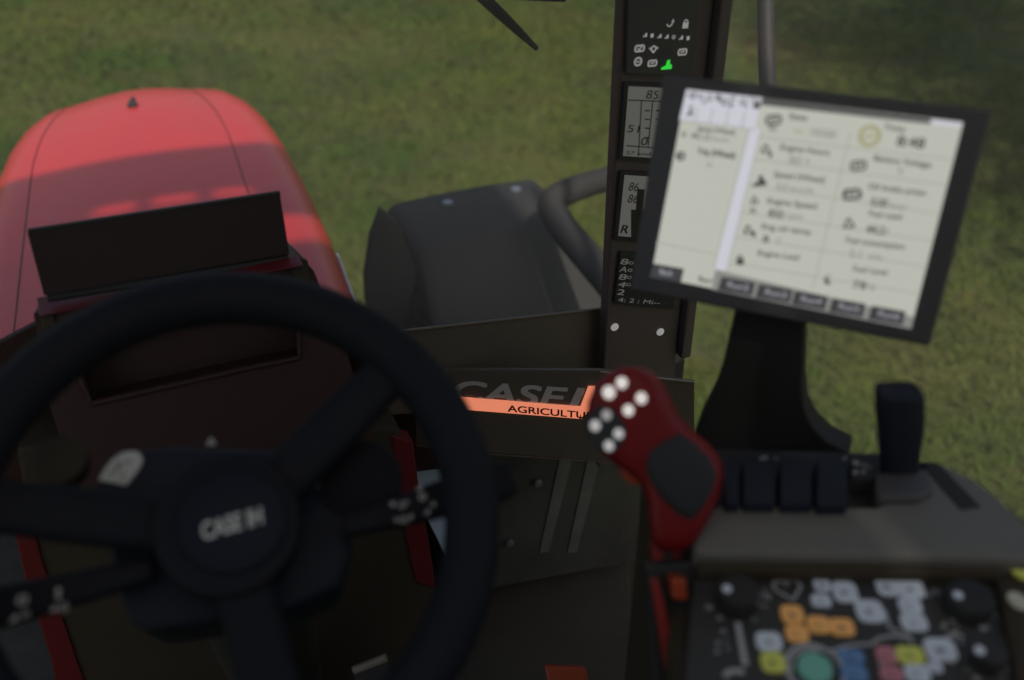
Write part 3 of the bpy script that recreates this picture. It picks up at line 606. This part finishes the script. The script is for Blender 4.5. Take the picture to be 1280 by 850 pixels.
# tall black lever on the console
lv = thing('hand_lever', tuple(CP_.px(1125, 585)), 'tall black hand lever standing at the far end of the armrest', 'lever')
LP = Plane(CP_.px(1125, 590), Vector((FW.x, FW.y, 0)))
def slab_loft(pl, rows, th):
    R = []
    for xl, xr, y, k_ in rows:
        a, b = pl.px(xl, y), pl.px(xr, y); m_ = (a+b)/2; u_ = (b-a)/2; P = []
        for j in range(16):
            q = 2*PI*j/16; cx, cy = math.cos(q), math.sin(q)
            P.append(m_+u_*math.copysign(abs(cx)**.5, cx)+pl.n*math.copysign(abs(cy)**.5, cy)*th*k_)
        R.append(P)
    return R
MB().loft(slab_loft(LP, [(1100, 1149, 486, .6), (1097, 1153, 489, .95), (1096, 1153, 515, 1), (1098, 1152, 535, .95), (1100, 1148, 560, .85), (1103, 1144, 598, .8)], .014)).build('lever_grip', M_['navy2'], lv, True, .9)
MB().tube([LP.px(1124, 590)+Z*.01, LP.px(1124, 590)-Z*.05], .011, 10).build('lever_shaft', M_['blk'], lv, True)
# ------------------------------------------------------------------ red drive handle
JT = .74
JP = Plane(at(820, 570, JT), (FW+Vector((0, 0, -.0)))*1.0)
js = thing('drive_handle', tuple(at(838, 720, .80)), 'red multifunction drive handle with eight glowing white buttons and black grip pad', 'joystick')
ol = [(757, 468), (775, 459), (797, 458), (815, 464), (828, 478), (839, 498), (848, 520), (868, 540), (888, 556), (901, 574), (905, 592), (900, 618), (890, 642), (880, 662), (868, 680), (850, 690), (826, 688), (815, 678),
      (811, 650), (808, 624), (801, 604), (788, 594), (768, 580), (750, 563), (738, 545), (733, 525), (735, 502), (744, 482)]
ol = [(Vector((a, b, 0))) for a, b in ol]
spine = [Vector((788, 508, 0)), Vector((815, 555, 0)), Vector((852, 605, 0)), Vector((845, 650, 0))]
def near(p):
    best = None
    for a, b in zip(spine, spine[1:]):
        t = max(0, min(1, (p-a).dot(b-a)/(b-a).dot(b-a))); q = a+(b-a)*t
        if best is None or (p-q).length < (p-best).length: best = q
    return best
def ringat(s, off): return [JP.px(*(near(p)+(p-near(p))*s).xy, off) for p in ol]
R = [ringat(s, o) for s, o in ((.45, -.030), (.75, -.027), (.93, -.018), (1, -.006), (1, .003), (.975, .009), (.92, .0135), (.8, .0165), (.5, .018), (.2, .0182))]
hd = MB().loft(R, cap=False)
for rr in (R[0], R[-1]):
    b = bmesh.new(); vv = [b.verts.new(p) for p in rr]; b.faces.new(vv); bmesh.ops.triangulate(b, faces=b.faces); b.verts.index_update(); hd.bm(b); b.free()
hdo = hd.build('handle_body', M_['stickred'], js, True, 1.2)
gpP = [(812, 562), (832, 548), (850, 541), (868, 554), (886, 572), (896, 592), (890, 615), (878, 636), (864, 652), (846, 643), (826, 622), (812, 600), (806, 582)]
pd = MB()
cg = Vector((850, 596, 0)); RR = []
for s, o in ((1.0, .004), (1.0, .0165), (.94, .0205), (.7, .0225)):
    RR.append([JP.px(cg.x+(a-cg.x)*s, cg.y+(b-cg.y)*s, o) for a, b in gpP])
pd.loft(RR, cap=True).build('grip_pad', M_['stickblk'], js, True, 1.0)
MB().prism(JP.pts([(750, 506), (768, 511), (783, 533), (781, 552), (766, 568), (750, 562), (735, 545), (733, 522)], .0184), -JP.n*.006, .001).build('button_plate', M_['stickblk'], js)
for x, y, s_, l_ in [(760, 490, 9.5, 1), (776, 478, 8.5, 1), (800, 497, 8.5, 1), (784, 512, 8.2, 1), (757, 518, 7.6, 0), (743, 531, 8, 2), (772, 541, 7.6, 2), (760, 556, 7.6, 2)]:
    c0 = JP.px(x, y, .0175); r = s_*.80*JT/FPX
    q = near(Vector((x, y, 0))); dd = min(1, (Vector((x, y, 0))-q).length/45.0); c0 = JP.px(x, y, .0115 if l_ == 1 else .0125)
    bt = MB().disc(c0, RT, UP, r, .0085, 22, .0014, r*1.08)
    M = M_['led'] if l_ == 1 else M_['led2'] if l_ == 0 else M_['ledm'] if 'ledm' in M_ else M_.setdefault('ledm', mat('backlit_white_mid', (.45, .45, .45), .5, emit=(.95, .92, .9), estr=.36))
    o = bt.build('button', M, js, True)
    if l_ == 0: o['label'] = 'dim grey button'
MB().prism(JP.pts([(778, 584), (800, 594), (803, 607), (790, 606), (776, 595)], .006), -JP.n*.015, .003, 2).build('trigger', M_['orange'], js, True)
MB().tube([JP.px(832, 665, -.03), JP.px(834, 700, -.04)], .010, 12).build('handle_shaft', M_['blk'], js, True)
SB = Plane(at(835, 700, .745), FW)
so_ = MB().prism(SB.pts([(815, 681), (853, 681), (855, 708), (817, 708)]), -SB.n*.02, .003).build('socket_block', M_['redbright'], js)
MB().tube([SB.px(834, 694, .001), SB.px(834, 694, -.004)], .004, 12).build('socket_screw', M_['blk'], so_)
# red track with orange stops on the console's side
tk = thing('lever_track', tuple(at(840, 800, .80)), 'thin curved red track with orange stops along the armrest side', 'track')
TP = Plane(at(840, 780, .72), FW)
MB().prism(TP.pts([(813, 725), (822, 723), (832, 760), (840, 800), (846, 870), (838, 872), (828, 815), (820, 765)]), -TP.n*.008, .0015).build('track_strip', M_['redbright'], tk)
for a in ([(838, 722), (858, 724), (860, 752), (841, 750)], [(836, 812), (860, 814), (862, 850), (838, 848)]):
    MB().prism(TP.pts(a, .004), -TP.n*.02, .003).build('track_stop', M_['orange'], tk)
MB().prism(TP.shift(-.012).pts([(806, 708), (872, 700), (886, 1000), (822, 1000)]), -TP.n*.02, .004).build('track_plate', M_['blk'], tk)
# ------------------------------------------------------------------ dashboard
DP = Plane((0, 1.0, 0), Y)
fl = thing('sun_flap', tuple(at(200, 340, 1.06)), 'flat matte black rectangular flap propped up on top of the dashboard', 'flap')
fq = [EYE+Vector(v) for v in ((-.186, 1.024, -.465), (.090, 1.027, -.473), (.087, 1.008, -.544), (-.189, 1.005, -.537))]
FP = Plane(fq[0], (fq[1]-fq[0]).cross(fq[3]-fq[0]))
MB().prism(FP.pts([(34, 291), (350, 242), (362, 318), (55, 370)]), -FP.n*.008, .0015).build('flap_plate', M_['flap'], fl)
MB().prism(FP.pts([(34, 287.5), (350, 239.5), (351, 243), (35, 291)], .001), -FP.n*.010, .0008).build('flap_rim', M_['blk'], fl)
MB().tube([at(60, 372, 1.04), at(360, 322, 1.12)], .006, 8).build('hinge_rod', M_['blk'], fl)
db = thing('dashboard', tuple(at(240, 560, 1.15)), 'dark dashboard housing, red reflection in its colour, with a wide sunken pocket behind the wheel', 'dashboard')
D2 = Plane((0, .985, 2.1), (0, -1, .35))
def ringplate(mb, pl, outer, inner, depth, th):
    O = pl.pts(outer); I = pl.pts(inner); B = [p-pl.n*depth for p in I]; n = len(O)
    O2 = [p-pl.n*th for p in O]
    for i in range(n):
        j = (i+1) % n
        mb.add([O[i], O[j], I[j], I[i]], [(0, 1, 2, 3)]); mb.add([I[i], I[j], B[j], B[i]], [(0, 1, 2, 3)]); mb.add([O[i], O[j], O2[j], O2[i]], [(0, 1, 2, 3)])
    mb.add(B, [tuple(range(n))])
mb = MB()
ringplate(mb, D2, [(42, 392), (200, 352), (375, 322), (392, 338), (430, 430), (470, 560), (260, 600), (95, 610), (60, 500)], [(92, 440), (200, 405), (290, 385), (366, 370), (372, 400), (374, 447), (300, 462), (116, 504), (104, 480)], .05, .16)
mb.build('housing', M_['blkred'], db)
MB().prism(Plane((0, 1.08, 0), Y).pts([(388, 345), (425, 400), (452, 425), (520, 420), (610, 580), (430, 600), (380, 420)]), (0, .01, 0), .002).build('cowl', M_['blkred'], db)
MB().prism(Plane((0, 1.08, 0), Y).pts([(46, 404), (-80, 470), (-80, 640), (120, 640), (80, 500)]), (0, .01, 0), .002).build('cowl', M_['blkred'], db)
rim_ = MB().tube([D2.px(*q, .002) for q in ((92, 440), (104, 480), (116, 504), (300, 462), (374, 447), (372, 400), (366, 370))], .004, 8); rim_.build('pocket_lip', M_['blkred'], db, True)
MB().prism(D2.shift(.004).pts([(362, 322), (385, 325), (388, 352), (366, 350)]), -D2.n*.02, .003).build('bracket', M_['brown'], db)
MB().prism(D2.shift(.004).pts([(48, 388), (66, 386), (70, 408), (52, 412)]), -D2.n*.02, .003).build('bracket', M_['brown'], db)
MB().prism([at(45, 372, 1.06), at(372, 318, 1.12), at(380, 332, 1.10), at(48, 396, 1.03)], (0, .05, -.03), .003).build('red_reflection_ledge', M_['redtrim'], db)  # red reflection along the dash top put into this strip's colour
fc = thing('front_console', (.0, 1.05, 1.5), 'brown plastic leg console between two red edge trims below the dashboard', 'console')
F2 = Plane((0, .97, 1.9), (0, -1, .12))
MB().prism(F2.pts([(20, 560), (500, 535), (520, 640), (545, 740), (560, 860), (90, 1000), (75, 860), (45, 700)]), -F2.n*.10, .006).build('console_body', M_['brown'], fc)
rt1 = [(8, 622), (33, 622), (52, 700), (84, 790), (108, 860), (118, 900), (80, 900), (62, 820), (30, 720)]
MB().prism(F2.shift(.004).pts(rt1), -F2.n*.03, .002).build('edge_trim', M_['redtrim'], fc)
rt2 = [(490, 545), (516, 552), (524, 610), (535, 670), (545, 735), (520, 728), (508, 670), (498, 600)]
MB().prism(F2.shift(.004).pts(rt2), -F2.n*.03, .002).build('edge_trim', M_['redtrim'], fc)
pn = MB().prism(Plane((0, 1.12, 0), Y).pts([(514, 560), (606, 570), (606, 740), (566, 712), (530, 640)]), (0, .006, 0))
M_['pale'] = mat('pale_reflection_glass', (.50, .60, .78), .2, var=.35, vscale=16)  # opaque pane, sky reflection put into its pale base colour
tag(pn.build('lower_pane', M_['pale']), 'lower pane with pale sky reflection in its colour, between the red trim and wheel rim', 'window')
pn = MB().prism(Plane((0, 1.12, 0), Y).pts([(-60, 640), (20, 640), (60, 760), (70, 870), (-60, 900)]), (0, .006, 0))
M_['pale2'] = mat('dim_lower_glass', (.07, .078, .085), .15, var=.5, vscale=22)
tag(pn.build('lower_pane', M_['pale2']), 'dim grey lower pane left of the left red trim', 'window')
kk = thing('kick_panel', (.42, 1.16, 1.5), 'glossy dark kick panel with two bright bolts below the badge strip', 'panel')
K2 = Plane((0, 1.13, 1.7), (0, -1, .1))
M_['gloss'] = mat('glossy_dark_panel', (.06, .058, .05), .3, spec=.35, var=.5, vscale=9)
MB().prism(K2.pts([(580, 555), (800, 575), (800, 700), (590, 740)]), -K2.n*.01, .002).build('panel_plate', M_['gloss'], kk)
for q in ((672, 603), (637, 678)): MB().disc(K2.px(*q, .008), X, Z, .0075, .006, 16, .0015).build('bolt', M_['steel'], kk, True)
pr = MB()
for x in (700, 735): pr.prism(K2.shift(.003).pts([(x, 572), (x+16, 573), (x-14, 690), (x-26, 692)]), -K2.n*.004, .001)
pr.build('reflection_streak', mat('painted_reflection', (.10, .097, .088), .5, var=.6, vscale=18), kk)  # lighter strips imitate pale reflections on the glossy panel
fm = MB().prism(Plane((0, 0, 1.253), Z).pts([(590, 735), (640, 718), (785, 700), (800, 1000), (560, 1000), (560, 800)]), (0, 0, .012), .004)
tag(fm.build('floor_mat', M_['mat']), 'dark ribbed rubber mat on the cab floor beside the pedals', 'mat')
pe = thing('pedal', tuple(at(710, 860, 1.30)), 'orange-faced pedal at the bottom edge beside the steering wheel', 'pedal')
EP = Plane(at(710, 840, 1.25), (FW+Z*-.3))
MB().prism(EP.pts([(680, 832), (732, 834), (742, 880), (690, 880)]), -EP.n*.02, .004).build('pedal_pad', M_['orange'], pe)
MB().tube([EP.px(712, 850)-EP.n*.02, Vector((EP.px(712, 850).x, EP.px(712, 850).y+.12, 1.27))], .01, 8).build('pedal_arm', M_['blk'], pe)
pe2 = thing('pedal', tuple(at(460, 850, 1.2)), 'black pedal with worn tan upper edge behind the steering wheel', 'pedal')
EP = Plane(at(460, 835, 1.1), FW)
MB().prism(EP.pts([(440, 838), (484, 820), (500, 870), (450, 890)]), -EP.n*.02, .004).build('pedal_pad', M_['blk'], pe2)
MB().tube([EP.px(442, 838, .002), EP.px(483, 822, .002)], .005, 8).build('worn_edge', M_['edge'], pe2)
MB().tube([EP.px(470, 855)-EP.n*.02, Vector((EP.px(470, 855).x, EP.px(470, 855).y+.1, 1.27))], .01, 8).build('pedal_arm', M_['blk'], pe2)
# ------------------------------------------------------------------ steering column and wheel
wcn = Vector((-.0342, .5068, 2.2725)); wa = .569
wn = Vector((0, -math.sin(wa), math.cos(wa))); w2 = wn.cross(X); W1 = X
WP = Plane(wcn, wn)
co = thing('steering_column', tuple(at(300, 850, 1.2)), 'blue-black steering column shroud behind the wheel with indicator stalks', 'steering column')
S1 = WP.shift(-.045)
MB().prism(S1.pts([(118, 600), (140, 562), (215, 556), (350, 560), (372, 590), (385, 640), (130, 640)]), -WP.n*.07, .01, 3).build('upper_shroud', M_['navy2'], co, True, .6)
S2 = WP.shift(-.06)
MB().prism(S2.pts([(130, 640), (440, 600), (442, 690), (425, 735), (360, 765), (270, 778), (185, 790), (160, 780), (140, 720)]), -WP.n*.10, .012, 3).build('lower_shroud', M_['navy2'], co, True, .6)
MB().tube([WP.px(300, 690, -.14), Vector((-.05, 1.0, 1.26))], .055, 20).build('column_tube', M_['blk'], co, True)
lab = S1.shift(.001); LB = [(124, 600), (158, 607), (167, 596), (176, 583), (179, 574), (174, 566), (164, 564), (152, 567), (141, 575), (131, 587)]
lo_ = MB().prism(lab.pts(LB), WP.n*.001).build('white_label', M_['white'], co)
k = MB()
for kd, x, y, s_ in (('two', 150, 581, 5), ('x', 160, 577, 4), ('dots', 138, 591, 3), ('sq', 153, 595, 2.6), ('bell', 146, 587, 3.4)): icon(kd, lab, x, y, s_, .0014, k)
k.build('label_print', M_['blk'], lo_)
icon('tri', S1, 264, 552, 6, .002, MB()).build('warning_triangle', M_['white'], co)
MB().disc(S1.px(82, 583, -.03), X, w2, .02, .02, 20, .004).build('side_knob', M_['brown'], co, True)
MB().tube([S2.px(455, 600, -.03), S2.px(452, 602, .01)], .033, 20).build('round_knob', M_['navy'], co, True)
def stalk(pl, A, B, wa_, wb_, name, icons):
    dx, dy = B[0]-A[0], B[1]-A[1]; L_ = math.hypot(dx, dy); nx, ny = -dy/L_, dx/L_; R = []
    for u_ in (0, .08, .35, .7, .93, 1.0):
        w_ = (wa_+(wb_-wa_)*min(1, u_*1.6))*(.75 if u_ in (1.0,) else 1)/2; cx, cy = A[0]+dx*u_, A[1]+dy*u_
        a, b = pl.px(cx-nx*w_, cy-ny*w_), pl.px(cx+nx*w_, cy+ny*w_); m_ = (a+b)/2; h_ = (b-a)/2
        R.append([m_+h_*math.copysign(abs(math.cos(q))**.6, math.cos(q))+pl.n*.008*math.copysign(abs(math.sin(q))**.6, math.sin(q)) for q in [2*PI*j/16 for j in range(16)]])
    o = MB().loft(R).build('indicator_stalk', M_['navy'], co, True, .9); k = MB()
    for kd, x, y, s_ in icons: icon(kd, pl, x, y, s_, .0088, k)
    k.build('stalk_icons', M_['ledstalk'], o)
M_['ledstalk'] = mat('pale_stalk_print', (.5, .5, .49), .5)
SK = WP.shift(-.04)
stalk(SK, (430, 660), (640, 598), 26, 50, 'r', [('sq', 491, 630, 4), ('bell', 502, 632, 6), ('x', 508, 628, 4.5), ('two', 505, 650, 6.5), ('sq', 495, 650, 3), ('dots', 512, 646, 4), ('dots', 523, 610, 4.5), ('ring', 528, 621, 5), ('dots', 540, 630, 4), ('dots', 533, 640, 4)])
SK2 = WP.shift(-.04)
stalk(SK2, (190, 712), (-60, 775), 28, 52, 'l', [('ring', 28, 750, 7), ('sq', 73, 738, 4.5), ('sq', 73, 746, 4), ('dots', 16, 773, 6), ('bell', 32, 768, 6), ('bell', 80, 760, 7), ('dots', 66, 761, 5)])
sw_ = thing('steering_wheel', tuple(wcn), 'blue-black three-spoke steering wheel with round badge hub filling the lower left', 'steering wheel')
rimm = MB().ring(wcn, X, w2,   .2-.021, .021, 96, 16); rimm.build('rim', M_['navy'], sw_, True, 3)
def spoke(a, w0, w1, name):
    a = math.radians(a); d = X*math.cos(a)+w2*math.sin(a); s = wn.cross(d); R = []
    for r, w, z, th in ((.03, w0, -.032, .014), (.07, w0*.95, -.028, .014), (.11, (w0+w1)/2, -.018, .012), (.15, w1, -.008, .010), (.172, w1*1.15, -.002, .010), (.186, w1*1.3, 0, .009)):
        R.append([wcn+d*r+wn*z+s*w*math.copysign(abs(math.cos(q))**.7, math.cos(q))+wn*th*math.copysign(abs(math.sin(q))**.7, math.sin(q)) for q in [2*PI*j/16 for j in range(16)]])
    MB().loft(R).build('spoke', M_['navy'], sw_, True, 1.2)
def ang(x, y):
    p = WP.px(x, y)-wcn; return math.degrees(math.atan2(p.dot(w2), p.dot(X)))
hubc = WP.px(295, 658)
for q in ((20, 632), (482, 468), (335, 850)):
    spoke(ang(*q), .022, .019, '')
hb_ = MB(); hb_.disc(wcn-wn*.045, X, w2, .052, .036, 40, .008); hbo = hb_.build('hub', M_['navy'], sw_, True, .5)
bd = MB().disc(wcn-wn*.010+X*.004, X, w2, .038, .006, 40, .002).build('hub_badge', M_['badgeblue'], hbo, True, .5)
k = MB(); HP = WP.shift(-.0035); text(k, 'CASE IH', HP.px(253, 676), HP.px(328, 655), HP.n, .0125, italic=.1, bold=.0009)
k.build('hub_lettering', M_['white'], hbo)
# ------------------------------------------------------------------ light
EL = math.radians(50); AZ = math.radians(180)     # sun behind the cab
w = bpy.data.worlds.new('World'); scene.world = w; w.use_nodes = True; N = w.node_tree.nodes; L = w.node_tree.links
sky = N.new('ShaderNodeTexSky'); sky.sky_type = 'NISHITA'; sky.sun_disc = False; sky.sun_elevation = EL; sky.sun_rotation = AZ
sky.air_density = 1.3; sky.dust_density = 4; L.new(sky.outputs[0], N['Background'].inputs[0]); N['Background'].inputs[1].default_value = .11
sl = bpy.data.lights.new('sun', 'SUN'); sl.energy = 3.4; sl.angle = math.radians(1.5); sl.color = (1, .94, .85)
so2 = bpy.data.objects.new('sun', sl); COL.objects.link(so2); so2.location = (0, -5, 8)
d = Vector((0, math.cos(EL), -math.sin(EL))); so2.rotation_euler = d.to_track_quat('-Z', 'Y').to_euler()
vs = scene.view_settings; vs.view_transform = 'Standard'; vs.look = 'None'; vs.gamma = 1; vs.exposure = 0; vs.use_curve_mapping = False
scene.render.engine = 'CYCLES'; cy = scene.cycles; cy.use_denoising = True; cy.max_bounces = 8; cy.transparent_max_bounces = 12; cy.sample_clamp_indirect = 4
